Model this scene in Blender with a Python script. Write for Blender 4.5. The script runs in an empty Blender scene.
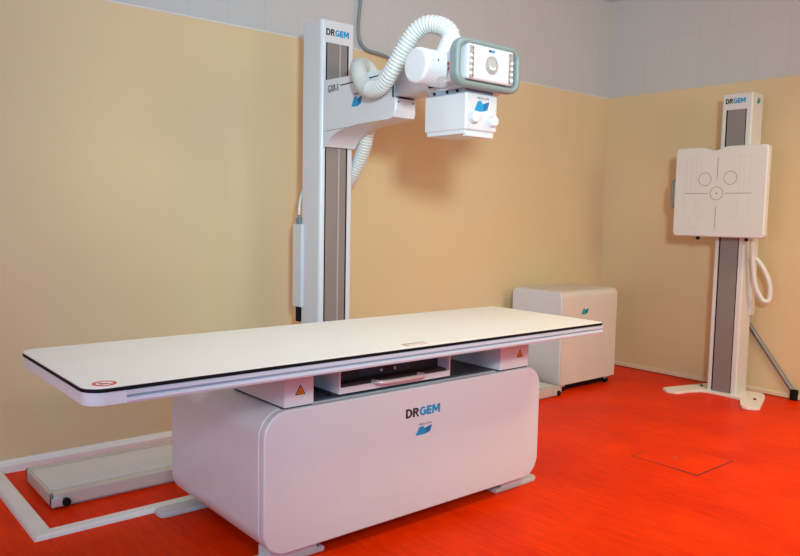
import bpy, bmesh, math, random
from mathutils import Vector, Matrix
random.seed(4)
S = bpy.context.scene
COL = S.collection

# ------------------------------------------------------------------ materials
def mat(name, col, rough=0.4, metal=0.0, var=0.03, bump=0.0, bscale=60, coat=0.0, spec=0.5, emit=None):
    m = bpy.data.materials.new(name); m.use_nodes = True
    nt = m.node_tree; N = nt.nodes; Lk = nt.links
    b = N['Principled BSDF']
    b.inputs['Roughness'].default_value = rough
    b.inputs['Metallic'].default_value = metal
    b.inputs['Coat Weight'].default_value = coat
    b.inputs['Specular IOR Level'].default_value = spec
    tc = N.new('ShaderNodeTexCoord')
    no = N.new('ShaderNodeTexNoise'); no.inputs['Scale'].default_value = 7; no.inputs['Detail'].default_value = 3
    Lk.new(tc.outputs['Object'], no.inputs['Vector'])
    mx = N.new('ShaderNodeMix'); mx.data_type = 'RGBA'
    mx.inputs[6].default_value = (*[max(0, c * (1 - var)) for c in col], 1)
    mx.inputs[7].default_value = (*[min(1, c * (1 + var)) for c in col], 1)
    Lk.new(no.outputs['Fac'], mx.inputs[0]); Lk.new(mx.outputs[2], b.inputs['Base Color'])
    if bump:
        n2 = N.new('ShaderNodeTexNoise'); n2.inputs['Scale'].default_value = bscale; n2.inputs['Detail'].default_value = 2
        Lk.new(tc.outputs['Object'], n2.inputs['Vector'])
        bp = N.new('ShaderNodeBump'); bp.inputs['Strength'].default_value = bump; bp.inputs['Distance'].default_value = 0.002
        Lk.new(n2.outputs['Fac'], bp.inputs['Height']); Lk.new(bp.outputs['Normal'], b.inputs['Normal'])
    if emit:
        b.inputs['Emission Color'].default_value = (*emit[0], 1); b.inputs['Emission Strength'].default_value = emit[1]
    return m

M = {}
M['white'] = mat('white_powder_coat', (.645, .68, .735), .34, coat=.1)
M['cream'] = mat('cream_laminate', (.78, .79, .74), .42, var=.015)
M['black'] = mat('black_rubber', (.005, .005, .007), .6, spec=.15)
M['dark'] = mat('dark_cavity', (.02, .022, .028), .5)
M['alu'] = mat('anodised_aluminium', (.56, .59, .70), .36, metal=.05)
M['groove'] = mat('groove_blue_grey', (.30, .38, .52), .4, metal=.3)
M['steel'] = mat('brushed_steel', (.62, .64, .66), .32, metal=.35)
M['track'] = mat('grey_track_cover', (.27, .26, .265), .42, metal=.35)
M['trackline'] = mat('track_light_strip', (.46, .46, .47), .35, metal=.3)
M['hose'] = mat('white_corrugated_plastic', (.60, .66, .66), .4)
M['rubber'] = mat('grey_green_rubber', (.20, .265, .275), .42)
M['panelgrey'] = mat('panel_grey', (.33, .33, .32), .4)
M['dial'] = mat('dial_grey', (.42, .43, .43), .35)
M['blue'] = mat('logo_blue', (.0, .17, .48), .5, var=.1)
M['cyan'] = mat('logo_cyan', (.0, .28, .58), .5, var=.1)
M['ink'] = mat('logo_black', (.012, .014, .02), .4)
M['inkgrey'] = mat('grey_print', (.22, .22, .25), .5)
M['inkpale'] = mat('pale_print', (.60, .58, .60), .5)
M['red'] = mat('sign_red', (.6, .03, .03), .4)
M['orange'] = mat('warning_orange', (.85, .27, .0), .4)
M['signwhite'] = mat('sign_white', (.85, .83, .82), .4)
M['led'] = mat('indicator_white', (.95, .95, .95), .3, emit=((1, 1, 1), .2))
M['cable'] = mat('grey_cable', (.20, .25, .27), .45)
M['conduit'] = mat('grey_conduit', (.22, .22, .22), .4, metal=.3)
M['bucky'] = mat('detector_cover_white', (.64, .675, .67), .4, coat=.1)
M['cabinet'] = mat('cabinet_cover_white', (.63, .60, .55), .4, coat=.1)
M['trunk'] = mat('white_plastic_trunking', (.76, .77, .74), .38, var=.05)
M['rail'] = mat('rail_aluminium', (.62, .60, .55), .38, metal=.25, var=.06)
M['railtop'] = mat('rail_cover_pale', (.66, .68, .66), .28, var=.05)
M['plate'] = mat('ivory_steel_plate', (.80, .77, .72), .4)
M['foot'] = mat('grey_foot_casting', (.52, .53, .56), .42)
M['deck'] = mat('dark_blue_grey_sheet', (.04, .05, .075), .6)  # dark blue tone paints in the block's bluish reflection inside the recess
M['emerald'] = mat('logo_teal', (.0, .33, .32), .4)
M['skirt'] = mat('cream_skirting', (.72, .58, .42), .42)
M['label'] = mat('tan_label_print', (.50, .30, .16), .5)

def wall_mat(name, horiz, z0):
    m = bpy.data.materials.new(name); m.use_nodes = True
    nt = m.node_tree; N = nt.nodes; Lk = nt.links; b = N['Principled BSDF']
    tc = N.new('ShaderNodeTexCoord'); sp = N.new('ShaderNodeSeparateXYZ'); Lk.new(tc.outputs['Object'], sp.inputs[0])
    cb = N.new('ShaderNodeCombineXYZ')
    ad = N.new('ShaderNodeMath'); ad.operation = 'ADD'; ad.inputs[1].default_value = 20 * .2255 - 1.646 if horiz == 'X' else 20 * .2255
    Lk.new(sp.outputs[horiz], ad.inputs[0]); Lk.new(ad.outputs[0], cb.inputs[0])
    az = N.new('ShaderNodeMath'); az.operation = 'SUBTRACT'; az.inputs[1].default_value = z0
    Lk.new(sp.outputs['Z'], az.inputs[0]); Lk.new(az.outputs[0], cb.inputs[1])
    br = N.new('ShaderNodeTexBrick'); br.offset = 0; br.inputs['Scale'].default_value = 1
    br.inputs['Brick Width'].default_value = .2255; br.inputs['Row Height'].default_value = .42
    br.inputs['Mortar Size'].default_value = .0022; br.inputs['Mortar Smooth'].default_value = .3
    br.inputs['Color1'].default_value = (.52, .54, .55, 1); br.inputs['Color2'].default_value = (.53, .55, .56, 1)
    br.inputs['Mortar'].default_value = (.475, .495, .505, 1)
    Lk.new(cb.outputs[0], br.inputs['Vector']); Lk.new(br.outputs['Color'], b.inputs['Base Color'])
    b.inputs['Roughness'].default_value = .22
    return m

def yellow_mat():
    m = bpy.data.materials.new('yellow_wall_paint'); m.use_nodes = True
    nt = m.node_tree; N = nt.nodes; Lk = nt.links; b = N['Principled BSDF']
    tc = N.new('ShaderNodeTexCoord'); no = N.new('ShaderNodeTexNoise'); no.inputs['Scale'].default_value = 1.6; no.inputs['Detail'].default_value = 5
    Lk.new(tc.outputs['Object'], no.inputs['Vector'])
    mx = N.new('ShaderNodeMix'); mx.data_type = 'RGBA'
    mx.inputs[6].default_value = (.67, .535, .32, 1); mx.inputs[7].default_value = (.71, .57, .35, 1)
    Lk.new(no.outputs['Fac'], mx.inputs[0]); Lk.new(mx.outputs[2], b.inputs['Base Color'])
    b.inputs['Roughness'].default_value = .3; b.inputs['Specular IOR Level'].default_value = .45
    n2 = N.new('ShaderNodeTexNoise'); n2.inputs['Scale'].default_value = 5
    Lk.new(tc.outputs['Object'], n2.inputs['Vector'])
    bp = N.new('ShaderNodeBump'); bp.inputs['Strength'].default_value = .12; bp.inputs['Distance'].default_value = .01
    Lk.new(n2.outputs['Fac'], bp.inputs['Height']); Lk.new(bp.outputs['Normal'], b.inputs['Normal'])
    return m

def floor_mat():
    m = bpy.data.materials.new('red_linoleum'); m.use_nodes = True
    nt = m.node_tree; N = nt.nodes; Lk = nt.links; b = N['Principled BSDF']
    tc = N.new('ShaderNodeTexCoord')
    mp = N.new('ShaderNodeMapping'); mp.inputs['Scale'].default_value = (14, 1.5, 1); mp.inputs['Rotation'].default_value = (0, 0, .08)
    Lk.new(tc.outputs['Object'], mp.inputs[0])
    no = N.new('ShaderNodeTexNoise'); no.inputs['Scale'].default_value = 4; no.inputs['Detail'].default_value = 9; no.inputs['Roughness'].default_value = .72
    Lk.new(mp.outputs[0], no.inputs['Vector'])
    n3 = N.new('ShaderNodeTexNoise'); n3.inputs['Scale'].default_value = 2.2; n3.inputs['Detail'].default_value = 6
    Lk.new(tc.outputs['Object'], n3.inputs['Vector'])
    av = N.new('ShaderNodeMath'); av.operation = 'MULTIPLY_ADD'; av.inputs[1].default_value = .6
    Lk.new(no.outputs['Fac'], av.inputs[0])
    hf = N.new('ShaderNodeMath'); hf.operation = 'MULTIPLY'; hf.inputs[1].default_value = .4
    Lk.new(n3.outputs['Fac'], hf.inputs[0]); Lk.new(hf.outputs[0], av.inputs[2])
    cr = N.new('ShaderNodeValToRGB')
    cr.color_ramp.elements[0].position = .36; cr.color_ramp.elements[0].color = (.60, .016, .0, 1)
    cr.color_ramp.elements[1].position = .62; cr.color_ramp.elements[1].color = (.86, .044, .0, 1)
    Lk.new(av.outputs[0], cr.inputs[0]); Lk.new(cr.outputs[0], b.inputs['Base Color'])
    rr = N.new('ShaderNodeMapRange'); rr.inputs[3].default_value = .3; rr.inputs[4].default_value = .5
    Lk.new(av.outputs[0], rr.inputs[0]); Lk.new(rr.outputs[0], b.inputs['Roughness'])
    bp = N.new('ShaderNodeBump'); bp.inputs['Strength'].default_value = .06; bp.inputs['Distance'].default_value = .004
    Lk.new(no.outputs['Fac'], bp.inputs['Height']); Lk.new(bp.outputs['Normal'], b.inputs['Normal'])
    b.inputs['Specular IOR Level'].default_value = .05; b.inputs['Specular Tint'].default_value = (1, .45, .15, 1)
    return m
M['yellow'] = yellow_mat(); M['floor'] = floor_mat()
M['tileX'] = wall_mat('grey_glazed_tile_back', 'X', 2.26); M['tileY'] = wall_mat('grey_glazed_tile_side', 'Y', 2.26)
M['ceiling'] = mat('white_ceiling_paint', (.68, .70, .72), .7)
M['plaster'] = mat('pale_plaster', (.55, .57, .60), .6)
M['lipglint'] = mat('painted_lip_highlight', (.66, .66, .68), .3)  # pale strip paints in the highlight along the lip above the yellow

# ------------------------------------------------------------------ mesh helpers
def absorb(bm, src):
    me = bpy.data.meshes.new('t'); src.to_mesh(me); src.free(); bm.from_mesh(me); bpy.data.meshes.remove(me)

def bev(bm, w, seg=3, edges=None):
    if w > 0:
        bmesh.ops.bevel(bm, geom=list(edges if edges is not None else bm.edges), offset=w, segments=seg, profile=.5, affect='EDGES', clamp_overlap=True)

def add_box(bm, a, b, bevel=0.0, seg=3, mi=0, rot=None):
    t = bmesh.new()
    bmesh.ops.create_cube(t, size=1)
    c = Vector([(a[i] + b[i]) / 2 for i in range(3)]); d = [abs(b[i] - a[i]) for i in range(3)]
    for v in t.verts: v.co = Vector((v.co.x * d[0], v.co.y * d[1], v.co.z * d[2]))
    bev(t, bevel, seg)
    if rot is not None: bmesh.ops.rotate(t, verts=t.verts, cent=(0, 0, 0), matrix=rot)
    for v in t.verts: v.co += c
    for f in t.faces: f.material_index = mi
    absorb(bm, t)

def add_prism(bm, pts, axis, lo, hi, bevel=0.0, seg=2, mi=0, ends=3):
    """extrude a 2-D outline along an axis. axis 0: pts=(y,z); 1: pts=(x,z); 2: pts=(x,y)"""
    t = bmesh.new()
    def P(p, h):
        return {0: (h, p[0], p[1]), 1: (p[0], h, p[1]), 2: (p[0], p[1], h)}[axis]
    A = [t.verts.new(P(p, lo)) for p in pts]; B = [t.verts.new(P(p, hi)) for p in pts]
    fa = t.faces.new(A); fb = t.faces.new(B[::-1])
    n = len(pts)
    for i in range(n): t.faces.new((A[i], B[i], B[(i + 1) % n], A[(i + 1) % n]))
    bmesh.ops.recalc_face_normals(t, faces=t.faces)
    if bevel:
        ed = (set(fa.edges) if ends & 1 else set()) | (set(fb.edges) if ends & 2 else set())
        bev(t, bevel, seg, ed)
    for f in t.faces: f.material_index = mi
    absorb(bm, t)

def rrect(x0, x1, y0, y1, r, n=8, corners=(1, 1, 1, 1)):
    """rounded rectangle outline, counter-clockwise from lower-left"""
    out = []
    for (cx, cy, a0, k) in ((x0, y0, 180, 0), (x1, y0, 270, 1), (x1, y1, 0, 2), (x0, y1, 90, 3)):
        rr = r * corners[k]
        if rr < 1e-6: out.append((cx, cy)); continue
        ox = cx + rr if cx == x0 else cx - rr; oy = cy + rr if cy == y0 else cy - rr
        for i in range(n + 1):
            a = math.radians(a0 + 90 * i / n); out.append((ox + rr * math.cos(a), oy + rr * math.sin(a)))
    return out

def add_cyl(bm, p0, p1, r0, r1=None, seg=32, bevel=0.0, mi=0):
    p0 = Vector(p0); p1 = Vector(p1); d = p1 - p0
    t = bmesh.new()
    bmesh.ops.create_cone(t, cap_ends=True, segments=seg, radius1=r0, radius2=r0 if r1 is None else r1, depth=d.length)
    if bevel:
        bev(t, bevel, 3, [e for e in t.edges if abs(e.verts[0].co.z - e.verts[1].co.z) < 1e-6])
    q = Vector((0, 0, 1)).rotation_difference(d.normalized()).to_matrix().to_4x4()
    bmesh.ops.transform(t, matrix=Matrix.Translation((p0 + p1) / 2) @ q, verts=t.verts)
    for f in t.faces: f.material_index = mi
    absorb(bm, t)

def spline(pts, step=0.004):
    """Catmull-Rom through pts, resampled to an even step"""
    P = [Vector(p) for p in pts]; P = [P[0] * 2 - P[1]] + P + [P[-1] * 2 - P[-2]]
    raw = []
    for i in range(1, len(P) - 2):
        a, b, c, d = P[i - 1:i + 3]
        for k in range(40):
            t = k / 40
            raw.append(.5 * ((2 * b) + (c - a) * t + (2 * a - 5 * b + 4 * c - d) * t * t + (3 * b - a - 3 * c + d) * t ** 3))
    raw.append(P[-2])
    out = [raw[0]]; acc = 0
    for p, q in zip(raw, raw[1:]):
        L = (q - p).length
        if L < 1e-9: continue
        while acc + L >= step:
            f = (step - acc) / L; p = p.lerp(q, f); L = (q - p).length; out.append(p.copy()); acc = 0
        acc += L
    return out

def add_tube(bm, path, rad, seg=16, mi=0):
    """path list of Vectors, rad number or function(i, s)->radius"""
    t = bmesh.new(); n = len(path); up = None; rings = []; s = 0
    for i, p in enumerate(path):
        if i: s += (p - path[i - 1]).length
        d = (path[min(i + 1, n - 1)] - path[max(i - 1, 0)]).normalized()
        if up is None:
            up = d.orthogonal().normalized()
        up = (up - d * up.dot(d)).normalized(); w = d.cross(up)
        r = rad(i, s) if callable(rad) else rad
        rings.append([t.verts.new(p + r * (math.cos(2 * math.pi * k / seg) * up + math.sin(2 * math.pi * k / seg) * w)) for k in range(seg)])
    for a, b in zip(rings, rings[1:]):
        for k in range(seg): t.faces.new((a[k], a[(k + 1) % seg], b[(k + 1) % seg], b[k]))
    t.faces.new(rings[0][::-1]); t.faces.new(rings[-1])
    for f in t.faces: f.material_index = mi
    absorb(bm, t)

def world_loc(o):
    v = Vector((0, 0, 0))
    while o: v = v + o.location; o = o.parent
    return v

def obj(name, bm, mats, parent=None, angle=32):
    if not isinstance(mats, (list, tuple)): mats = [mats]
    me = bpy.data.meshes.new(name)
    base = world_loc(parent) if parent else Vector((0, 0, 0))
    co = [v.co for v in bm.verts]
    lo = Vector([min(c[i] for c in co) for i in range(3)]); hi = Vector([max(c[i] for c in co) for i in range(3)])
    org = Vector(((lo.x + hi.x) / 2, (lo.y + hi.y) / 2, lo.z))
    bmesh.ops.recalc_face_normals(bm, faces=bm.faces)
    for v in bm.verts: v.co -= org
    bm.to_mesh(me); bm.free()
    for m in mats: me.materials.append(m if not isinstance(m, str) else M[m])
    me.polygons.foreach_set('use_smooth', [True] * len(me.polygons))
    me.set_sharp_from_angle(angle=math.radians(angle))
    o = bpy.data.objects.new(name, me); COL.objects.link(o)
    if parent: o.parent = parent
    o.location = org - base
    w = o.modifiers.new('wn', 'WEIGHTED_NORMAL'); w.keep_sharp = True
    return o

def thing(name, label, cat, loc, group=None):
    o = bpy.data.objects.new(name, None); COL.objects.link(o); o.location = loc; o.empty_display_size = .1
    o['label'] = label; o['category'] = cat
    if group: o['group'] = group
    return o
def tag(o, label, cat, group=None):
    o['label'] = label; o['category'] = cat
    if group: o['group'] = group
    return o
def struct(o):
    o['kind'] = 'structure'; return o
def NB(): return bmesh.new()
def box_obj(name, a, b, m, parent=None, bevel=.0, seg=3):
    bm = NB(); add_box(bm, a, b, bevel, seg); return obj(name, bm, m, parent)

def text_bm(bm, body, origin, right, up, height, mi=0, bold=.0, depth=.0012, shear=0.0, width=None, gap=1.0):
    """lettering turned into geometry; origin = lower left, height = cap height. returns width"""
    c = bpy.data.curves.new('txt', 'FONT'); c.body = body; c.size = 1; c.offset = bold; c.extrude = 0; c.shear = shear; c.space_character = gap
    o = bpy.data.objects.new('txt', c); COL.objects.link(o)
    bpy.context.view_layer.update()
    dg = bpy.context.evaluated_depsgraph_get()
    me = bpy.data.meshes.new_from_object(o.evaluated_get(dg))
    bpy.data.objects.remove(o); bpy.data.curves.remove(c)
    t = bmesh.new(); t.from_mesh(me); bpy.data.meshes.remove(me)
    xs = [v.co.x for v in t.verts]; ys = [v.co.y for v in t.verts]
    x0, x1, y0, y1 = min(xs), max(xs), min(ys), max(ys)
    sc = height / (y1 - y0); sx = sc if width is None else width / (x1 - x0)
    right = Vector(right).normalized(); up = Vector(up).normalized(); nrm = right.cross(up)
    r = bmesh.ops.extrude_face_region(t, geom=list(t.faces))
    for v in [g for g in r['geom'] if isinstance(g, bmesh.types.BMVert)]: v.co.z = 1
    for v in t.verts:
        v.co = Vector(origin) + right * ((v.co.x - x0) * sx) + up * ((v.co.y - y0) * sc) + nrm * (depth if v.co.z > .5 else -.0005)
    for f in t.faces: f.material_index = mi
    absorb(bm, t)
    return (x1 - x0) * sx

def poly_plate(bm, pts, origin, right, up, depth=.0012, mi=0, back=.0005):
    right = Vector(right).normalized(); up = Vector(up).normalized(); n = right.cross(up)
    t = bmesh.new(); O = Vector(origin)
    A = [t.verts.new(O + right * p[0] + up * p[1] - n * back) for p in pts]; B = [t.verts.new(O + right * p[0] + up * p[1] + n * depth) for p in pts]
    t.faces.new(A); t.faces.new(B[::-1]); k = len(pts)
    for i in range(k): t.faces.new((A[i], B[i], B[(i + 1) % k], A[(i + 1) % k]))
    bmesh.ops.recalc_face_normals(t, faces=t.faces)
    for f in t.faces: f.material_index = mi
    absorb(bm, t)

def stroke(bm, a, b, w, origin, right, up, depth=.0008, mi=0):
    a = Vector(a); b = Vector(b); d = (b - a).normalized(); n = Vector((-d.y, d.x)) * w / 2
    poly_plate(bm, [a - n, b - n, b + n, a + n], origin, right, up, depth, mi)

def ring_plate(bm, c, r, w, origin, right, up, depth=.0008, mi=0, n=40, a0=0, a1=360):
    for i in range(n):
        t0 = math.radians(a0 + (a1 - a0) * i / n); t1 = math.radians(a0 + (a1 - a0) * (i + 1) / n)
        q = [(c[0] + (r + s * w / 2) * math.cos(t), c[1] + (r + s * w / 2) * math.sin(t)) for s, t in ((-1, t0), (1, t0), (1, t1), (-1, t1))]
        poly_plate(bm, q, origin, right, up, depth, mi)

def disc(c, r, n=28): return [(c[0] + r * math.cos(2 * math.pi * i / n), c[1] + r * math.sin(2 * math.pi * i / n)) for i in range(n)]

def letter(bm, ch, x0, w, h, t, origin, right, up, mi):
    """one heavy sans capital drawn from straight and curved strokes; returns nothing"""
    dz = [.0010]
    def q(*pts):
        dz[0] += .00003
        poly_plate(bm, [(x0 + p[0] * w, p[1] * h) for p in pts], origin, right, up, dz[0], mi)
    def arc(cx, cy, rx, ry, a0, a1, k=14):
        for i in range(k):
            A = [math.radians(a0 + (a1 - a0) * (i + d) / k) for d in (0, 1)]
            q((cx + rx * math.cos(A[0]), cy + ry * math.sin(A[0])), (cx + rx * math.cos(A[1]), cy + ry * math.sin(A[1])),
              (cx + (rx - t) * math.cos(A[1]), cy + (ry - t * .72) * math.sin(A[1])), (cx + (rx - t) * math.cos(A[0]), cy + (ry - t * .72) * math.sin(A[0])))
    v = t * .72
    if ch == 'D':
        q((0, 0), (t, 0), (t, 1), (0, 1)); q((t, 1 - v), (.45, 1 - v), (.45, 1), (t, 1)); q((t, 0), (.45, 0), (.45, v), (t, v)); arc(.45, .5, .55, .5, -90, 90)
    elif ch == 'R':
        q((0, 0), (t, 0), (t, 1), (0, 1)); q((t, 1 - v), (.5, 1 - v), (.5, 1), (t, 1)); q((t, .42), (.5, .42), (.5, .42 + v), (t, .42 + v)); arc(.5, .71, .42, .29, -90, 90)
        q((.40, .44), (.62, .50), (1, 0), (.72, 0))
    elif ch == 'G':
        arc(.54, .5, .54, .5, 48, 325, 22); dz[0] = .0018; q((.58, .40), (1, .40), (1, .40 + v), (.58, .40 + v)); q((1 - t, .10), (1, .16), (1, .42), (1 - t, .42))
    elif ch == 'E':
        q((0, 0), (t, 0), (t, 1), (0, 1))
        for z in (0, .5 - v / 2, 1 - v): q((t, z), (.95, z), (.95, z + v), (t, z + v))
    elif ch == 'M':
        k = t * .8
        q((0, 0), (k, 0), (k, 1), (0, 1)); q((1 - k, 0), (1, 0), (1, 1), (1 - k, 1))
        q((k * .2, 1), (k + .10, 1), (.5 + k * .45, .2), (.5 - k * .45, .2)); q((1 - k * .2, 1), (.5 + k * .45, .2), (.5 - k * .45, .2), (.9 - k, 1))

def logo(parent, origin, right, up, w, h, dark='ink', blue='cyan'):
    """DRGEM lettering: DR dark, GEM blue"""
    bm = NB(); x = 0
    tot = .19 + .185 + .20 + .15 + .25 + 4 * .018; k = w / tot
    for ch, cw, mi, t in (('D', .19, 0, .29), ('R', .185, 0, .30), ('G', .20, 1, .29), ('E', .15, 1, .37), ('M', .25, 1, .28)):
        letter(bm, ch, x, cw * k, h, t, origin, right, up, mi); x += (cw + .018) * k
    return obj('lettering', bm, [dark, blue], parent)

def emblem(parent, c, right, up, w, h, small=True, blue='cyan', dark='blue'):
    """slanted open-book emblem with a line of tiny lettering above it"""
    bm = NB()
    L = [(-.5, -.42), (-.12, -.5), (.14, -.44), (.06, .1), (-.02, .3), (-.10, .42), (-.28, .42), (-.36, .1)]
    Rr = [(.14, -.44), (.34, -.34), (.5, .30), (.44, .36), (.12, .22), (.0, .12)]
    L = [(-.5, -.45), (-.1, -.5), (.12, -.46), (.22, .1), (.04, .18), (-.04, .45), (-.27, .42)]
    Rr = [(.12, -.46), (.38, -.28), (.5, .42), (.40, .42), (.04, .18), (.16, .1)]
    poly_plate(bm, [(p[0] * w, p[1] * h) for p in L], c, right, up, .0012, 0)
    poly_plate(bm, [(p[0] * w, p[1] * h) for p in Rr], c, right, up, .0012, 1)
    if small:
        o = Vector(c) + Vector(right).normalized() * (-.30 * w) + Vector(up).normalized() * (.58 * h)
        text_bm(bm, 'MEDCOM', o, right, up, h * .22, 2, width=w * .75)
    return obj('emblem', bm, [blue, dark, 'inkgrey'], parent)

def warning_sign(parent, origin, right, up, s):
    bm = NB()
    def tri(k, dy=0): return [(-.5 * k * s, -.29 * k * s + dy), (.5 * k * s, -.29 * k * s + dy), (0, .577 * k * s + dy)]
    poly_plate(bm, tri(1.0), origin, right, up, .0010, 0)
    poly_plate(bm, tri(.72), origin, right, up, .0016, 1)
    poly_plate(bm, disc((0, -.02 * s), .05 * s, 12), origin, right, up, .0022, 0)
    for a in (90, 210, 330):
        q = [(0, -.02 * s)] + [(.17 * s * math.cos(math.radians(a + d)), -.02 * s + .17 * s * math.sin(math.radians(a + d))) for d in (-28, 0, 28)]
        if a == 90: continue
        poly_plate(bm, q, origin, right, up, .0021, 0)
    return obj('warning_sign', bm, ['ink', 'orange'], parent)

X = Vector((1, 0, 0)); Y = Vector((0, 1, 0)); Z = Vector((0, 0, 1)); NY = -Y

# ------------------------------------------------------------------ room
XR, YW, ZP, ZC = 4.88, 1.895, 2.26, 3.05
XL, YF = -2.4, -4.2
struct(box_obj('floor', (XL, YF, -.1), (XR, YW, 0), 'floor'))
struct(box_obj('ceiling', (XL, YF, ZC), (XR, YW, ZC + .1), 'ceiling'))
bm = NB(); add_box(bm, (XL, YW + .006, 0), (XR + .1, YW + .12, ZC), mi=0); add_box(bm, (XL, YW, 0), (XR, YW + .02, ZP), mi=1)
add_box(bm, (XL, YW - .002, ZP - .004), (XR, YW + .02, ZP + .004), mi=2)
struct(obj('wall_back', bm, ['tileX', 'yellow', 'lipglint']))
bm = NB(); add_box(bm, (XR + .006, YF, 0), (XR + .12, YW + .006, ZC), mi=0); add_box(bm, (XR, YF, 0), (XR + .02, YW, ZP), mi=1)
struct(obj('wall_right', bm, ['tileY', 'yellow']))
struct(box_obj('wall_left', (XL - .1, YF, 0), (XL, YW, ZC), 'plaster'))
struct(box_obj('wall_front', (XL, YF - .1, 0), (XR, YF, ZC), 'plaster'))
# skirting duct along the back wall, thin skirting on the right wall
bm = NB(); add_prism(bm, [(YW, .0), (YW - .03, .0), (YW - .032, .036), (YW - .024, .043), (YW - .012, .045), (YW - .008, .056), (YW, .056)], 0, XL, XR)
struct(obj('baseboard_back', bm, 'trunk'))
bm = NB(); add_prism(bm, [(XR, .006), (XR - .014, .006), (XR - .014, .03), (XR - .008, .036), (XR, .036)], 1, YF, YW - .033)
add_prism(bm, [(XR, .0), (XR - .006, .0), (XR - .006, .006), (XR, .006)], 1, YF, YW - .033, mi=1)
struct(obj('baseboard_right', bm, ['skirt', 'black']))

# ------------------------------------------------------------------ examination table
T = thing('examination_table', 'large white x-ray examination table with long cream flat top and box base, in the foreground', 'examination table', (1.1, .45, 0))
TW = .665; ZT = .7917
CR = (1, .3, .3, 1)
out = rrect(0, 2.2, 0, TW, .055, 10, CR)
def inset(d): return rrect(d, 2.2 - d, d, TW - d, .055 - d, 10, CR)
bm = NB(); add_prism(bm, inset(.0015), 2, ZT - .004, ZT, .0012, 2); top = obj('tabletop', bm, 'cream', T)
bm = NB(); add_prism(bm, out, 2, ZT - .0135, ZT - .004, .0015, 2); obj('edge_band', bm, 'black', top)
# frame: end caps plus extruded aluminium side rails with a groove
bm = NB()
add_prism(bm, rrect(.004, .105, .004, TW - .004, .052, 10, (1, 0, 0, 1)), 2, .742, ZT - .0135, .003, 2)
f = obj('end_cap', bm, 'white', T)
bm = NB()
add_prism(bm, rrect(2.13, 2.194, .008, TW - .008, .012, 6, (0, 1, 1, 0)), 2, .742, ZT - .0135, .002, 2)
obj('end_cap', bm, 'white', T)
prof = [(.02, ZT - .0135), (.006, ZT - .0135), (.003, ZT - .017), (.003, ZT - .027), (.009, ZT - .030), (.009, ZT - .034), (.001, ZT - .037), (.0, ZT - .043), (.003, .742), (.02, .742)]
for sgn in (0, 1):
    bm = NB()
    pp = [(p[0], p[1]) if sgn == 0 else (TW - p[0], p[1]) for p in prof]
    add_prism(bm, pp, 0, .105, 2.196, 0)
    rl = obj('side_rail', bm, 'alu', T, 20)
    yy = (.0078, .0092) if sgn == 0 else (TW - .0092, TW - .0078)
    obj_b = box_obj('groove_strip', (.105, yy[0], ZT - .0338), (2.195, yy[1], ZT - .0302), 'groove', rl)
bm = NB(); add_box(bm, (.105, .02, .748), (2.13, TW - .02, ZT - .0135)); obj('under_panel', bm, 'white', T)
# round prohibition sticker and small print on the tabletop
bm = NB(); c = (.062, .047)
poly_plate(bm, disc(c, .030), (0, 0, ZT), X, Y, .0004, 0)
ring_plate(bm, c, .026, .009, (0, 0, ZT), X, Y, .0007, 1)
stroke(bm, (c[0] - .018, c[1] + .018), (c[0] + .018, c[1] - .018), .005, (0, 0, ZT), X, Y, .0009, 1)
poly_plate(bm, [(c[0] - .014, c[1] - .012), (c[0] + .012, c[1] - .012), (c[0] + .010, c[1] + .002), (c[0] - .002, c[1] + .004), (c[0] - .006, c[1] + .014), (c[0] - .013, c[1] + .012)], (0, 0, ZT), X, Y, .0006, 2)
o = obj('prohibition_sticker', bm, ['signwhite', 'red', 'inkgrey'], top); o['label'] = 'round red and white prohibition sticker'
bm = NB()
poly_plate(bm, [(1.075, .016), (1.195, .016), (1.195, .066), (1.075, .066)], (0, 0, ZT), X, Y, .0004, 0)
poly_plate(bm, [(1.080, .05), (1.190, .05), (1.190, .063), (1.080, .063)], (0, 0, ZT), X, Y, .0006, 1)
poly_plate(bm, [(1.078, .018), (1.094, .018), (1.094, .048), (1.078, .048)], (0, 0, ZT), X, Y, .0006, 1)
for k in range(3): stroke(bm, (1.10, .022 + k * .009), (1.185, .022 + k * .009), .003, (0, 0, ZT), X, Y, .0006, 1)
o = obj('label_sticker', bm, ['signwhite', 'label', 'inkgrey'], top); o['label'] = 'small tan and white printed label near the front edge'

# base: rounded housing behind a rounded front panel
BX0, BX1, BZ0, BZ1, BY0, BY1 = .651, 2.085, .059, .569, .25, 1.016
bm = NB(); add_prism(bm, rrect(BX0, BX1, BZ0, BZ1, .092, 12), 1, BY0, BY0 + .036, .007, 3); fp = obj('front_panel', bm, 'white', T)
bm = NB(); add_prism(bm, rrect(BX0 + .001, BX1 - .001, BZ0 + .001, BZ1 - .001, .092, 12), 1, BY0 + .0395, BY1, .006, 3)
add_prism(bm, rrect(BX0 + .006, BX1 - .006, BZ0 + .006, BZ1 - .006, .088, 12), 1, BY0 + .03, BY0 + .05)
obj('housing', bm, 'white', T)
lg = logo(fp, (1.276, BY0, .452), X, Z, .182, .036)
emblem(fp, (1.372, BY0, .392), X, Z, .088, .036)
for x0, x1 in ((.735, .856), (1.824, 2.012)):
    bm = NB(); add_box(bm, (x0, .262, .5735), (x1, .64, .7455), .004, 2)
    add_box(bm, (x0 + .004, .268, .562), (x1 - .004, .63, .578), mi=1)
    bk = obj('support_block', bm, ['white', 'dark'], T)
    xc = x0 + .064 if x0 < 1 else x0 + .128
    warning_sign(bk, (xc, .262, .626 if x0 < 1 else .632), X, Z, .042)
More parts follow.
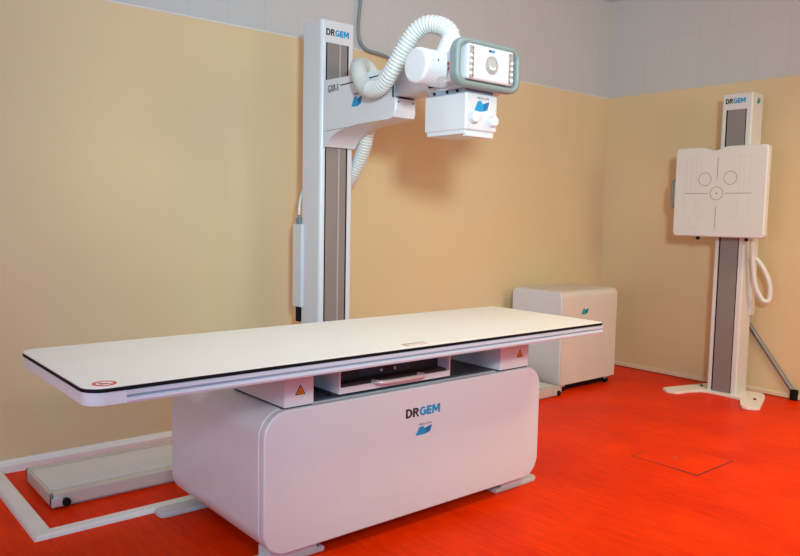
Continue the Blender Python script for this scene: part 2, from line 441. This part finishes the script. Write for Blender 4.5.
# image receptor tray between the blocks
bm = NB()
add_box(bm, (.965, .262, .5895), (1.522, .85, .598), .002, 2)             # bottom sheet
add_box(bm, (.965, .262, .598), (.972, .85, .676), .001, 1)                # side walls
add_box(bm, (1.515, .262, .598), (1.522, .85, .676), .001, 1)
add_box(bm, (.972, .262, .598), (1.515, .268, .613), .001, 1)             # front lip
tray = obj('receptor_tray', bm, 'white', T)
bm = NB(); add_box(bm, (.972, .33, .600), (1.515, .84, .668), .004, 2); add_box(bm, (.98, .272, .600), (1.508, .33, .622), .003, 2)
add_box(bm, (1.10, .324, .626), (1.36, .331, .660), .002, 1, mi=1)
add_box(bm, (1.20, .318, .634), (1.27, .326, .652), .002, 1, mi=0)
for sx in (1.185, 1.252): add_cyl(bm, (sx + .02, .317, .643), (sx + .02, .325, .643), .006, mi=2, seg=14)
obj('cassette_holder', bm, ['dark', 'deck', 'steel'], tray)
bm = NB()
path = spline([(1.125, .270, .617), (1.122, .245, .619), (1.135, .226, .620), (1.17, .220, .620), (1.24, .219, .620), (1.30, .220, .620), (1.342, .226, .620), (1.353, .245, .619), (1.350, .270, .617)], .008)
add_tube(bm, path, .0085, 14); o = obj('handle', bm, 'steel', tray); o['label'] = 'brushed steel bow handle'
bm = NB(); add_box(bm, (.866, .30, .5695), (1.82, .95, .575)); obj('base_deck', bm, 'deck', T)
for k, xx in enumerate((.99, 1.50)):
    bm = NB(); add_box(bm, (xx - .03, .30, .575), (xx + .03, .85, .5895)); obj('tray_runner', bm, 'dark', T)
# feet: floor plate with a bracket
for sx in (0, 1):
    for sy in (0, 1):
        bm = NB()
        if sx == 0: xa, xb = (.60 if sy == 0 else .565), .93
        else: xa, xb = 1.86, 2.15
        ya = .295 if sy == 0 else .925; yb = ya + .085
        add_prism(bm, rrect(xa, xb, ya, yb, .03, 8, (1, 0, 0, 1) if sx == 0 else (0, 1, 1, 0)), 2, 0, .022, .006, 2)
        bx0, bx1 = (.70 if sy == 0 else .80, .90) if sx == 0 else (1.90, 2.03)
        add_box(bm, (bx0, ya + .004, .018), (bx1, yb - .004, BZ0 + .004), .004, 2, mi=1)
        xx = xa + .035 if sx == 0 else xb - .035
        if sy == 1 or sx == 1: add_cyl(bm, (xx, ya + .04, .020), (xx, ya + .04, .026), .009, seg=6, mi=2)
        if sy == 1: add_cyl(bm, (xx + .02, ya + .025, .020), (xx + .02, ya + .025, .025), .005, seg=10, mi=2)
        obj('foot', bm, ['foot', 'white', 'steel'], T)

# ------------------------------------------------------------------ tube stand (mast, arm, tube head)
MX0, MX1, MY0, MY1 = 1.637, 1.853, 1.40, 1.59
K = thing('x_ray_tube_stand', 'tall white floor column with horizontal arm carrying the x-ray tube, behind the table', 'x-ray machine', (1.74, 1.49, .066))
bm = NB()
# mast: hollow-fronted section (rounded outline with a shallow recess for the track)
sec = rrect(MX0, MX1, MY0, MY1, .022, 6)
add_prism(bm, sec, 2, 2.135, 2.252, .006, 3, 0, 2)                        # head block
add_prism(bm, sec, 2, .20, .34, 0)                                  # foot block
rec = []
tx0, tx1 = 1.664, 1.812
secr = [p for p in sec]
# outline with recess, counter-clockwise: start lower-left arc .. front edge recess .. lower-right arc ..
front = [(tx0, MY0), (tx0, MY0 + .014), (tx1, MY0 + .014), (tx1, MY0)]
secr = sec[:7] + front + sec[7:]
add_prism(bm, secr, 2, .34, 2.135, 0)
mast = obj('mast', bm, 'white', K)
bm = NB(); add_box(bm, (tx0, MY0 + .004, .34), (tx1, MY0 + .02, 2.135), mi=1)
add_box(bm, (tx0 + .011, MY0 + .002, .34), (tx1 - .009, MY0 + .016, 2.135), .001, 1, mi=0)
add_box(bm, (1.752, MY0 + .0012, .34), (1.760, MY0 + .01, 2.135), mi=2)
trk = obj('track_cover', bm, ['track', 'black', 'trackline'], mast); trk['label'] = 'grey sliding track cover with black side gaps'
logo(mast, (1.664, MY0, 2.172), X, Z, .146, .034)
bm = NB(); add_box(bm, (1.60, 1.36, .072), (1.88, 1.63, .20), .012, 3); obj('carriage', bm, 'white', K)
# cable box on the left of the mast
bm = NB(); add_box(bm, (1.619, 1.555, .725), (1.67, 1.640, 1.182), .004, 2); jb = obj('cable_box', bm, 'white', K)
bm = NB(); add_box(bm, (1.624, 1.585, 1.182), (1.645, 1.62, 1.218), .003, 2); add_cyl(bm, (1.634, 1.60, 1.218), (1.634, 1.60, 1.232), .009, seg=14); obj('cable_gland', bm, 'cable', jb)
bm = NB(); add_tube(bm, spline([(1.634, 1.60, 1.22), (1.637, 1.602, 1.28), (1.65, 1.608, 1.33), (1.67, 1.612, 1.38)], .006), .007, 10); obj('cable', bm, 'white', jb)
bm = NB(); add_box(bm, (1.630, 1.585, .64), (1.67, 1.625, .727), .004, 2); obj('plug', bm, 'black', jb)

# arm: side profile in (y, z), extruded across x
AX0, AX1 = 1.652, 1.842
def arm_profile():
    p = [(1.4005, 1.905), (1.385, 1.935), (.815, 1.925), (.815, 1.785)]
    p = [(1.4005, 1.935), (.83, 1.925), (.83, 1.790), (.805, 1.785), (.805, 1.735), (.82, 1.700), (.85, 1.692)]
    p += [(1.02, 1.690), (1.12, 1.686), (1.20, 1.677), (1.27, 1.662), (1.32, 1.643), (1.35, 1.622), (1.366, 1.602), (1.372, 1.592), (1.4005, 1.592)]
    return p
t = bmesh.new()
add_prism(t, arm_profile(), 0, AX0, AX1)
fe = [e for e in t.edges if abs(e.verts[0].co.y - e.verts[1].co.y) < 1e-5 and abs(e.verts[0].co.x - e.verts[1].co.x) < 1e-5 and e.verts[0].co.y < .84]
for v in t.verts:
    if v.co.x > 1.8: v.co.x -= .062 * min(1, max(0, (1.33 - v.co.y) / .5))
bev(t, .045, 5, fe)
arm = obj('arm', t, 'white', K, 30)
O = (AX0, 0, 0); RX = NY      # on the left flank the horizontal coordinate is -y
bm = NB(); stroke(bm, (-1.385, 1.672), (-1.19, 1.678), .003, O, RX, Z, .0006, 0); obj('cover_seam', bm, 'inkgrey', arm)
bm = NB(); stroke(bm, (-1.250, 1.893), (-.90, 1.903), .006, O, RX, Z, .0008, 0); obj('stripe', bm, 'ink', arm)
bm = NB(); text_bm(bm, 'GXR-S', (AX0, 1.358, 1.868), RX, Z, .036, 0, width=.092, bold=.008); obj('lettering', bm, 'ink', arm)
emblem(arm, (AX0, 1.108, 1.800), RX, Z, .088, .052)
bm = NB(); add_box(bm, (1.668, .800, 1.7845), (1.762, .838, 1.7885)); obj('joint_gap', bm, 'black', arm)
bm = NB(); add_box(bm, (1.6505, .825, 1.789), (1.656, .83, 1.92)); obj('joint_gap', bm, 'black', arm)
for xx, yy in ((1.669, .8035), (1.758, .8035)):
    bm = NB(); add_cyl(bm, (xx, yy, 1.768), (xx, yy + .01, 1.768), .0042, seg=12); obj('bolt', bm, 'black', arm)
# trunnion from the arm end to the tube
bm = NB(); add_box(bm, (1.662, .60, 1.792), (1.79, .829, 1.922), .012, 3)
add_cyl(bm, (1.735, .60, 1.85), (1.735, .46, 1.85), .070, bevel=.006)
trn = obj('trunnion', bm, 'white', K)
bm = NB(); add_cyl(bm, (1.735, .575, 1.85), (1.735, .60, 1.85), .076); obj('bearing_ring', bm, 'black', trn)
# tube housing
TY, TZ, TR = .43, 1.852, .074
bm = NB(); add_cyl(bm, (1.440, TY, TZ), (1.93, TY, TZ), TR, seg=56, bevel=.014)
add_cyl(bm, (1.615, TY + .01, TZ + .02), (1.675, TY + .03, TZ + .145), .062, .046, seg=36, bevel=.004)
tube = obj('tube_housing', bm, 'white', K)
def on_cyl(ang, x): return Vector((x, TY - TR * math.cos(ang), TZ + TR * math.sin(ang)))
def cyl_frame(ang): return Vector((0, math.sin(ang), math.cos(ang)))
a = .02
bm = NB(); p = on_cyl(a, 1.562)
poly_plate(bm, [(-.014, -.018), (.014, -.018), (.014, .018), (-.014, .018)], p, X, cyl_frame(a), .0012, 0)
for q in ((-.006, .010), (-.006, -.010), (.006, 0)): poly_plate(bm, disc(q, .006, 10), p, X, cyl_frame(a), .0018, 1)
o = obj('radiation_sticker', bm, ['inkpale', 'red'], tube); o['label'] = 'small square sticker with red dots'
a = -.78; bm = NB(); p = on_cyl(a, 1.545)
poly_plate(bm, [(q[0] * 1.7, q[1]) for q in disc((0, 0), .019)], p, X, cyl_frame(a), .0012, 0); o = obj('type_plate', bm, 'foot', tube)
a = .25; bm = NB(); poly_plate(bm, disc((0, 0), .004, 10), on_cyl(a, 1.503), X, cyl_frame(a), .0015, 0); obj('screw', bm, 'ink', tube)
# collimator under the tube
CX0, CX1, CY0, CY1, CZ0, CZ1 = 1.610, 1.797, .30, .555, 1.600, 1.752
bm = NB()
add_cyl(bm, (1.70, TY, TZ - .02), (1.70, TY, CZ1 + .02), .078, .085, seg=40)
add_box(bm, (1.612, .30, 1.772), (1.795, .545, 1.792), .005, 2)
nk = obj('tube_mount', bm, 'white', K)
bm = NB(); add_box(bm, (1.618, .315, 1.7515), (1.785, .54, 1.7725), .003, 2)
obj('swivel_plate', bm, 'groove', nk)
for yy in (.36, .42, .50):
    bm = NB(); add_cyl(bm, (1.6185, yy, 1.7625), (1.612, yy, 1.7625), .006, seg=12); obj('bolt', bm, 'black', nk)
bm = NB(); add_box(bm, (CX0, CY0, CZ0), (CX1, CY1, CZ1), .008, 3)
add_box(bm, (CX0 + .006, CY0 + .012, CZ0 - .016), (CX1 - .006, CY1 - .012, CZ0 + .004), .003, 2)
add_box(bm, (CX0 + .012, CY0 + .004, CZ0 - .026), (CX1 - .018, CY0 + .028, CZ0 - .014), .003, 2)
col = obj('collimator', bm, 'white', K)
for kx, kz in ((1.644, 1.650), (1.758, 1.644)):
    bm = NB(); add_cyl(bm, (kx, CY0 + .004, kz), (kx, CY0 - .030, kz), .024, .021, seg=28, bevel=.005); obj('knob', bm, 'white', col)
for sx, sz, sr in ((1.700, 1.652, .004), (1.700, 1.640, .003), (1.629, 1.69, .003), (1.784, 1.69, .003)):
    bm = NB(); poly_plate(bm, disc((0, 0), sr, 10), (sx, CY0, sz), X, Z, .0015); obj('screw', bm, 'inkpale', col)
emblem(col, (1.702, CY0, 1.702), X, Z, .088, .046)
# control panel with rubber grab frame, facing the camera side
PY = .245
px0, px1, pz0, pz1 = 1.500, 1.880, 1.762, 1.954
bm = NB()
t = bmesh.new(); nO = rrect(px0, px1, pz0, pz1, .056, 9); nI = rrect(px0 + .026, px1 - .026, pz0 + .026, pz1 - .026, .034, 9)
ya, yb = PY, PY + .05
vo = [[t.verts.new((p[0], y, p[1])) for p in nO] for y in (ya, yb)]; vi = [[t.verts.new((p[0], y, p[1])) for p in nI] for y in (ya, yb)]
n = len(nO)
for i in range(n):
    j = (i + 1) % n
    t.faces.new((vo[0][i], vo[0][j], vo[1][j], vo[1][i])); t.faces.new((vi[0][j], vi[0][i], vi[1][i], vi[1][j]))
    t.faces.new((vo[0][j], vo[0][i], vi[0][i], vi[0][j])); t.faces.new((vo[1][i], vo[1][j], vi[1][j], vi[1][i]))
bmesh.ops.recalc_face_normals(t, faces=t.faces)
rim = [e for e in t.edges if abs(e.verts[0].co.y - e.verts[1].co.y) < 1e-6 and len(e.link_faces) == 2 and abs(e.link_faces[0].normal.y) + abs(e.link_faces[1].normal.y) > .9 and abs(e.link_faces[0].normal.y) * abs(e.link_faces[1].normal.y) < .1]
bev(t, .0125, 4, rim)
absorb(bm, t)
bm2 = NB()
add_box(bm2, (1.550, PY - .012, 1.790), (1.818, PY + .10, 1.929), .010, 3)
add_box(bm2, (1.56, PY + .04, 1.79), (1.83, TY - .04, 1.915), .01, 2)
pan = obj('control_panel', bm2, 'white', K)
o = obj('grab_frame', bm, 'rubber', pan, 50); o['label'] = 'grey-green rubber grab frame'
PF = PY - .012
for x0, x1 in ((1.555, 1.580), (1.786, 1.811)):
    bm = NB(); poly_plate(bm, rrect(x0, x1, 1.793, 1.920, .006, 4), (0, PF, 0), X, Z, .0010); obj('button_strip', bm, 'panelgrey', pan)
for x0, dx in ((1.562, .016), (1.804, -.016)):
    for k in range(4):
        zz = 1.882 - k * .0235
        bm = NB(); add_cyl(bm, (x0, PF + .001, zz), (x0, PF - .004, zz), .0062, seg=16, bevel=.001); obj('indicator_button', bm, 'led', pan)
for x0 in (1.574, 1.792):
    for k in range(6):
        bm = NB(); poly_plate(bm, disc((x0, 1.911 - k * .0215), .003, 10), (0, PF, 0), X, Z, .0016); obj('panel_mark', bm, 'ink', pan)
bm = NB(); cxx, czz = 1.683, 1.857
add_cyl(bm, (cxx, PF + .002, czz), (cxx, PF - .004, czz), .036, seg=44, bevel=.001, mi=0)
add_cyl(bm, (cxx, PF, czz), (cxx, PF - .007, czz), .024, seg=40, bevel=.001, mi=1)
ring_plate(bm, (cxx, czz), .017, .006, (0, PF - .007, 0), X, Z, .0015, 2, 16, 200, 330)
ring_plate(bm, (cxx, czz), .030, .002, (0, PF - .004, 0), X, Z, .0010, 3, 40)
obj('dial', bm, ['panelgrey', 'dial', 'led', 'dial'], pan)
logo(pan, (1.664, PF, 1.907), X, Z, .036, .010)
# corrugated hose: tube -> over the arm -> down behind it to the mast
hp = [(1.675, .462, 1.955), (1.680, .475, 2.02), (1.668, .52, 2.060), (1.64, .58, 2.074), (1.614, .635, 2.045), (1.595, .69, 1.975),
      (1.585, .76, 1.885), (1.588, .84, 1.832), (1.596, .93, 1.830), (1.612, 1.01, 1.868), (1.645, 1.085, 1.942), (1.690, 1.145, 1.980),
      (1.765, 1.185, 1.988), (1.835, 1.215, 1.955), (1.885, 1.25, 1.88), (1.895, 1.29, 1.79), (1.892, 1.325, 1.70), (1.898, 1.365, 1.61), (1.900, 1.43, 1.51), (1.885, 1.50, 1.42), (1.853, 1.555, 1.36)]
path = spline(hp, .0026)
def hr(i, s):
    smooth = 1.0 if not (.64 < s < 1.0) else .12
    return .0385 + .0020 * smooth * math.sin(2 * math.pi * s / .0156) + (.002 if smooth < 1 else 0)
bm = NB(); add_tube(bm, path, hr, 22); o = obj('corrugated_hose', bm, 'hose', K, 60); o['label'] = 'thick white corrugated cable hose'

# grey cable hanging on the wall
bm = NB()
add_tube(bm, spline([(2.21, 1.872, 3.04), (2.235, 1.872, 2.75), (2.235, 1.872, 2.55), (2.222, 1.872, 2.40), (2.235, 1.872, 2.31), (2.285, 1.87, 2.262), (2.38, 1.865, 2.25), (2.47, 1.86, 2.235), (2.58, 1.84, 2.19), (2.62, 1.80, 2.10), (2.55, 1.75, 2.03), (2.3, 1.70, 1.96), (2.0, 1.672, 1.88), (1.80, 1.664, 1.84)], .012), .0105, 12)
tag(obj('cable', bm, 'cable'), 'dark grey cable hanging down the tiled wall behind the corrugated hose', 'cable')

# ------------------------------------------------------------------ floor rail of the stand
Rl = thing('floor_rail', 'long low aluminium floor rail with pale cover, along the back wall behind the table', 'rail', (1.85, 1.48, 0))
bm = NB(); rx0, rx1, ry0, ry1 = .248, 3.61, 1.285, 1.69
add_box(bm, (rx0, ry0, .012), (rx1, ry0 + .022, .066), .003, 2); add_box(bm, (rx0, ry1 - .022, .012), (rx1, ry1, .066), .003, 2)
add_box(bm, (rx0, ry0, .012), (rx0 + .012, ry1, .066), .003, 2); add_box(bm, (rx1 - .012, ry0, .012), (rx1, ry1, .066), .003, 2)
add_box(bm, (rx0 + .01, ry0 + .02, .0), (rx1 - .01, ry1 - .02, .050))
obj('rail_frame', bm, 'rail', Rl)
bm = NB(); add_box(bm, (rx0 + .014, ry0 + .075, .05), (rx1 - .014, ry1 - .045, .064), .002, 2); obj('cover_panel', bm, 'railtop', Rl)
for yy in (ry0 + .048, ry1 - .033):
    bm = NB(); add_box(bm, (rx0 + .013, yy - .022 if yy < 1.5 else yy - .008, .05), (rx1 - .013, yy + .022 if yy < 1.5 else yy + .008, .061), .002, 2)
    obj('guide_strip', bm, 'rail', Rl)
for xx in (.305, 3.555):
    bm = NB(); add_cyl(bm, (xx, ry0 - .004, .028), (xx, ry0 - .022, .028), .017, seg=24, bevel=.003); add_box(bm, (xx - .056, ry0 - .012, .014), (xx - .012, ry0, .05), .003, 2, mi=1)
    obj('end_roller', bm, ['black', 'steel'], Rl)

# ------------------------------------------------------------------ white floor trunking
F = thing('floor_cable_trunking', 'white plastic cable trunking laid as a corner on the red floor beside the rail', 'cable trunking', (.15, 1.4, 0))
def channel(p0, p1, w, h, m0, m1):
    """low channel between plan points; m0/m1 mitre offsets of the inner side"""
    p0 = Vector(p0); p1 = Vector(p1)
tx, ty, tw, th = .116, 1.009, .062, .018
bm = NB()
t = bmesh.new()
def sect(c):   # (across 0..1, z)
    return [(0, 0), (.06, .6), (.16, 1), (.84, 1), (.94, .6), (1, 0)]
def mitred(bmx, a_out, b_out, a_in, b_in):
    t = bmesh.new(); S_ = sect(0); A = []; B = []
    for u, z in S_:
        A.append(t.verts.new(Vector((*Vector(a_out).lerp(Vector(a_in), u), z * th)))); B.append(t.verts.new(Vector((*Vector(b_out).lerp(Vector(b_in), u), z * th))))
    for i in range(len(S_) - 1): t.faces.new((A[i], A[i + 1], B[i + 1], B[i]))
    t.faces.new((A[0], B[0], B[-1], A[-1])); t.faces.new(A[::-1]); t.faces.new(B)
    bmesh.ops.recalc_face_normals(t, faces=t.faces); absorb(bmx, t)
mitred(bm, (tx, ty), (tx, YW - .034), (tx + tw * 1.25, ty + tw), (tx + tw * 1.25, YW - .034)); obj('duct', bm, 'trunk', F, 20)
bm = NB(); mitred(bm, (tx + .001, ty), (.86, ty), (tx + tw * 1.25 + .001, ty + tw), (.86, ty + tw)); obj('duct', bm, 'trunk', F, 20)

# ------------------------------------------------------------------ generator cabinet
G = thing('generator_cabinet', 'white box-shaped generator cabinet on small castors, in the back corner behind the table', 'cabinet', (4.0, 1.55, 0))
gx0, gx1, gy0, gy1, gz0, gz1 = 3.638, 4.302, 1.335, 1.80, .055, .722
bm = NB()
add_prism(bm, rrect(gy0, gy1, gz0, gz1, .045, 8, (0, 0, 1, 1)), 0, gx0 + .012, gx1 - .012)
hs = obj('housing', bm, 'white', G)
bm = NB(); add_prism(bm, rrect(gy0 - .002, gy1 + .002, gz0, gz1 + .002, .047, 8, (0, 0, 1, 1)), 0, gx0 + .008, gx1 + .002, .003, 2); obj('cover', bm, 'cabinet', hs)
bm = NB(); add_prism(bm, rrect(gy0 + .006, gy1 - .006, gz0 + .004, gz1 - .006, .04, 8, (0, 0, 1, 1)), 0, gx0, gx0 + .014, .003, 2)
for zz in (.15, .42, .62): add_cyl(bm, (gx0 - .002, gy0 + .03, zz), (gx0 + .004, gy0 + .03, zz), .007, seg=12, mi=1)
obj('side_panel', bm, ['white', 'inkpale'], G)
bm = NB(); add_box(bm, (gx0 + .03, gy0 + .03, .018), (gx1 - .03, gy1 - .03, gz0 + .004)); obj('plinth', bm, 'black', G)
for xx in (gx0 + .07, gx1 - .07):
    for yy in (gy0 + .03, gy1 - .05):
        bm = NB(); add_cyl(bm, (xx - .012, yy, .022), (xx + .012, yy, .022), .022, seg=22, bevel=.003); add_box(bm, (xx - .016, yy - .014, .03), (xx + .016, yy + .014, .058), .003, 2, mi=1)
        obj('castor', bm, ['black', 'steel'], G)
emblem(hs, (3.905, gy0 - .002, .572), X, Z, .085, .045, False, 'emerald', 'blue')

# ------------------------------------------------------------------ wall stand
W = thing('bucky_wall_stand', 'white upright chest x-ray stand with square detector panel, against the right wall', 'x-ray stand', (4.66, .62, 0))
wx0, wx1, wy0, wy1 = 4.575, 4.735, .517, .732
bm = NB()
sec = rrect(wx0, wx1, wy0, wy1, .012, 5)
add_prism(bm, sec, 2, 2.018, 2.128, .004, 2, 0, 2)
sw = sec[:24] + [(wx0, .700), (wx0 + .012, .700), (wx0 + .012, .555), (wx0, .555)]
add_prism(bm, sw, 2, .020, 2.018)
wm = obj('mast', bm, 'bucky', W)
bm = NB(); add_box(bm, (wx0 + .004, .555, .025), (wx0 + .016, .700, 2.018), mi=1); add_box(bm, (wx0 + .002, .563, .025), (wx0 + .014, .690, 2.018), .001, 1)
obj('track_cover', bm, ['track', 'black'], wm)
bm = NB(); add_box(bm, (wx1 - .035, wy0 - .016, .58), (wx1 + .02, wy0 + .01, 1.5), .004, 2); obj('cable_cover', bm, 'bucky', wm)
logo(wm, (wx0, .707, 2.060), NY, Z, .140, .036)
emblem(wm, (4.66, wy0, 2.078), X, Z, .05, .045, False, 'emerald', 'emerald')
# base plate: three-legged outline
bm = NB()
plate = [(4.79, .84), (4.72, .855), (4.40, .950), (4.36, .952), (4.315, .915), (4.305, .88), (4.318, .825), (4.34, .812), (4.44, .792), (4.525, .754), (4.548, .70), (4.535, .50), (4.515, .455), (4.35, .378), (4.315, .345), (4.31, .31), (4.34, .262), (4.37, .252), (4.70, .365), (4.79, .415), (4.805, .44), (4.80, .52)]
add_prism(bm, plate, 2, 0, .020, .004, 2); bp_ = obj('base_plate', bm, 'plate', W)
for xx, yy in ((4.66, .815), (4.56, .375)):
    bm = NB(); add_cyl(bm, (xx, yy, .019), (xx, yy, .027), .011, seg=16, bevel=.002); obj('bolt', bm, 'black', bp_)
# detector panel: front cover with chin rest dip
DX0, DX1, DY0, DY1, DZ0, DZ1 = 4.405, 4.458, .315, .966, 1.132, 1.753
def bucky_outline():
    o = rrect(DY0, DY1, DZ0, DZ1, .028, 6)
    o = o[:14] + [] + o[14:]
    top_pts = []
    c0 = .682
    for i in range(17):
        u = 1 - 2 * i / 16
        yy = c0 - u * -.095 if False else c0 + (-.105 + .21 * i / 16)
        dz = .024 * (math.cos(math.pi * (abs(i - 8) / 8)) * .5 + .5)
        top_pts.append((yy, DZ1 - dz))
    # outline runs ll, lr(y1,z0), ur(y1,z1), ul(y0,z1): top edge goes from y1 to y0
    return o[:21] + top_pts[::-1] + o[21:]
bm = NB(); add_prism(bm, bucky_outline(), 0, DX0, DX1, .010, 4); det = obj('detector_cover', bm, 'bucky', W)
bm = NB(); add_box(bm, (DX1 - .002, DY0 + .02, DZ0 + .02), (DX1 + .04, DY1 - .02, DZ1 - .05), .006, 2); add_box(bm, (DX1 + .03, .53, 1.25), (wx0 + .01, .71, 1.65), .004, 2)
obj('carriage', bm, 'bucky', W)
O = (DX0, 0, 0); pc, pz = .652, 1.433
bm = NB()
def L(a, b, w=.0036, mi=0): stroke(bm, (-a[0], a[1]), (-b[0], b[1]), w, O, NY, Z, .0008, mi)
# (coordinates: y, z; y decreases to the right)
L((pc, pz + .098), (pc, pz + .245)); L((pc, pz - .09), (pc, pz - .245)); L((pc + .062, pz), (pc + .235, pz)); L((pc - .062, pz), (pc - .24, pz))
ring_plate(bm, (-pc, pz), .045, .0034, O, NY, Z, .0008, 0); poly_plate(bm, disc((-pc, pz), .006, 10), O, NY, Z, .0008)
ring_plate(bm, (-(pc + .088), pz + .098), .045, .0034, O, NY, Z, .0008, 0); ring_plate(bm, (-(pc - .092), pz + .104), .045, .0034, O, NY, Z, .0008, 0)
for s in (1, -1):
    for k in range(4):
        L((pc + s * (.225 - .036 * k), pz + .02 if k < 3 else pz + .16), (pc + s * (.225 - .036 * k), pz + .25), .0026, 1)
    L((pc + s * .225, pz + .25), (pc + s * .117, pz + .25), .0026, 1)
    L((pc + s * .232, pz - .02), (pc + s * .232, pz - .165), .0026, 1); L((pc + s * .232, pz - .165), (pc + s * .19, pz - .165), .0026, 1)
    L((pc + s * .19, pz - .165), (pc + s * .19, pz - .245), .0026, 1); L((pc + s * .19, pz - .245), (pc + s * .095, pz - .245), .0026, 1)
    L((pc + s * .15, pz - .05), (pc + s * .15, pz - .16), .0026, 1); L((pc + s * .15, pz - .16), (pc + s * .1, pz - .16), .0026, 1)
    L((pc + s * .18, pz - .07), (pc + s * .13, pz - .07), .0026, 1); L((pc + s * .15, pz - .1), (pc + s * .1, pz - .1), .0026, 1)
    L((pc + s * .13, pz - .04), (pc + s * .13, pz - .07), .0026, 1)
obj('guide_marks', bm, ['inkgrey', 'inkpale'], det)
bm = NB(); add_tube(bm, spline([(4.45, DY1 - .01, 1.53), (4.45, DY1 + .035, 1.525), (4.45, DY1 + .042, 1.50), (4.45, DY1 + .042, 1.37), (4.45, DY1 + .035, 1.345), (4.45, DY1 - .01, 1.34)], .008), .010, 12)
o = obj('side_handle', bm, 'cable', W); o['label'] = 'grey bow handle on the panel side'
for yy in (.79, .445):
    bm = NB(); add_cyl(bm, (4.445, yy, DZ0 + .004), (4.445, yy, DZ0 - .022), .013, seg=18, bevel=.003); obj('lock_knob', bm, 'black', W)
bm = NB()
add_tube(bm, spline([(4.56, .51, 1.30), (4.58, .475, 1.15), (4.60, .465, .98), (4.62, .447, .81), (4.64, .408, .715), (4.655, .378, .695), (4.67, .365, .725), (4.67, .373, .82), (4.66, .408, .91), (4.65, .453, .975), (4.64, .498, 1.00)], .006), lambda i, s: .0165 + .0012 * math.sin(2 * math.pi * s / .018), 14)
o = obj('cable_hose', bm, 'bucky', W, 60); o['label'] = 'white flexible cable hose hanging in a loop'

# conduit on the right wall
cd = thing('cable_conduit', 'grey metal conduit slanting down the right wall beside the wall stand', 'conduit', (4.86, .38, 0))
bm = NB()
add_tube(bm, [Vector((4.862, .60, .515)), Vector((4.862, .245, .055))], .0155, 14)
obj('pipe', bm, 'conduit', cd)
bm = NB(); add_box(bm, (4.838, .215, 0), (4.876, .262, .075), .006, 2); obj('end_clamp', bm, 'black', cd)

# floor hatch (flush cover in the red floor) and the small crack beside it
H = thing('floor_hatch', 'square flush access hatch cut into the red floor, in front of the wall stand', 'hatch', (3.02, .05, 0))
bm = NB(); add_box(bm, (2.842, -.132, .0), (3.19, .228, .0012), .0008, 1); obj('cover', bm, 'floor', H)
bm = NB(); hz = .0009
add_box(bm, (2.834, -.139, 0), (2.842, .02, hz)); add_box(bm, (2.8365, .02, 0), (2.841, .234, hz)); add_box(bm, (2.842, -.139, 0), (3.196, -.133, hz))
add_box(bm, (3.19, -.139, 0), (3.194, .234, hz)); add_box(bm, (2.842, .228, 0), (2.95, .233, hz)); add_box(bm, (2.832, -.143, 0), (2.844, -.03, hz * 1.1))
obj('gap', bm, 'ink', H)
bm = NB(); add_cyl(bm, (3.0, .07, 0), (3.0, .07, .002), .008, seg=16); obj('lifting_plug', bm, 'conduit', H)

# ------------------------------------------------------------------ light
def area(name, loc, target, sx, sy, power, col, spread=180):
    l = bpy.data.lights.new(name, 'AREA'); l.shape = 'RECTANGLE'; l.size = sx; l.size_y = sy; l.energy = power; l.color = col; l.spread = math.radians(spread)
    o = bpy.data.objects.new(name, l); COL.objects.link(o); o.location = loc
    o.rotation_euler = (Vector(target) - Vector(loc)).to_track_quat('-Z', 'Y').to_euler(); return o
area('daylight_fill', (-1.5, -4.1, 2.1), (.5, 1.9, 2.5), 1.7, 1.2, 56, (.10, .56, 1.0), 115)
area('daylight_fill', (-2.3, -.7, 1.4), (1.5, .9, .8), 1.4, 1.2, 24, (1.0, .82, .82), 130)  # added pinkish fill for the table's left side, no window known here
area('daylight_fill', (3.3, -4.1, 2.1), (4.3, 1.2, 2.3), 1.8, 1.2, 24, (1.0, .84, .48), 115)  # warm fill tuned to redden the right wall, no window modelled
area('flash', (-.45, -2.45, 1.98), (3.6, 1.9, 2.0), .3, .3, 29, (.86, 1.0, .92), 85)
area('overhead_fill', (3.2, -1.3, 3.0), (3.2, -1.3, 0), 1.2, .6, 50, (1.0, .82, .52), 140)  # warm overhead fill placed to brighten the right floor, no fixture modelled
area('overhead_fill', (.9, -.1, 3.0), (.9, -.1, 0), 1.2, .6, 9, (.88, .94, 1.0), 120)  # added overhead fill that lifts the tabletop, no fixture modelled
wd = bpy.data.worlds.new('world'); S.world = wd; wd.use_nodes = True
wd.node_tree.nodes['Background'].inputs[0].default_value = (.8, .85, 1, 1); wd.node_tree.nodes['Background'].inputs[1].default_value = .3

# ------------------------------------------------------------------ camera
f_, yaw, pitch, roll = 744.1716, .699304, -.085426, .019796
cam = bpy.data.cameras.new('camera'); cam.sensor_fit = 'HORIZONTAL'; cam.sensor_width = 36; cam.lens = f_ * 36 / 800; cam.clip_start = .05
co = bpy.data.objects.new('camera', cam); COL.objects.link(co)
cp, sp_ = math.cos(pitch), math.sin(pitch)
fw = Vector((math.sin(yaw) * cp, math.cos(yaw) * cp, sp_)); r0 = Vector((math.cos(yaw), -math.sin(yaw), 0)); u0 = r0.cross(fw)
rr = math.cos(roll) * r0 + math.sin(roll) * u0; uu = -math.sin(roll) * r0 + math.cos(roll) * u0
co.matrix_world = Matrix(((rr.x, uu.x, -fw.x, -.580316), (rr.y, uu.y, -fw.y, -1.905133), (rr.z, uu.z, -fw.z, 1.246207), (0, 0, 0, 1)))
S.camera = co
S.view_settings.view_transform = 'Standard'; S.view_settings.look = 'None'; S.view_settings.gamma = 1; S.view_settings.exposure = 0.0
S.view_settings.use_curve_mapping = False
S.cycles.use_denoising = True
S.cycles.max_bounces = 8
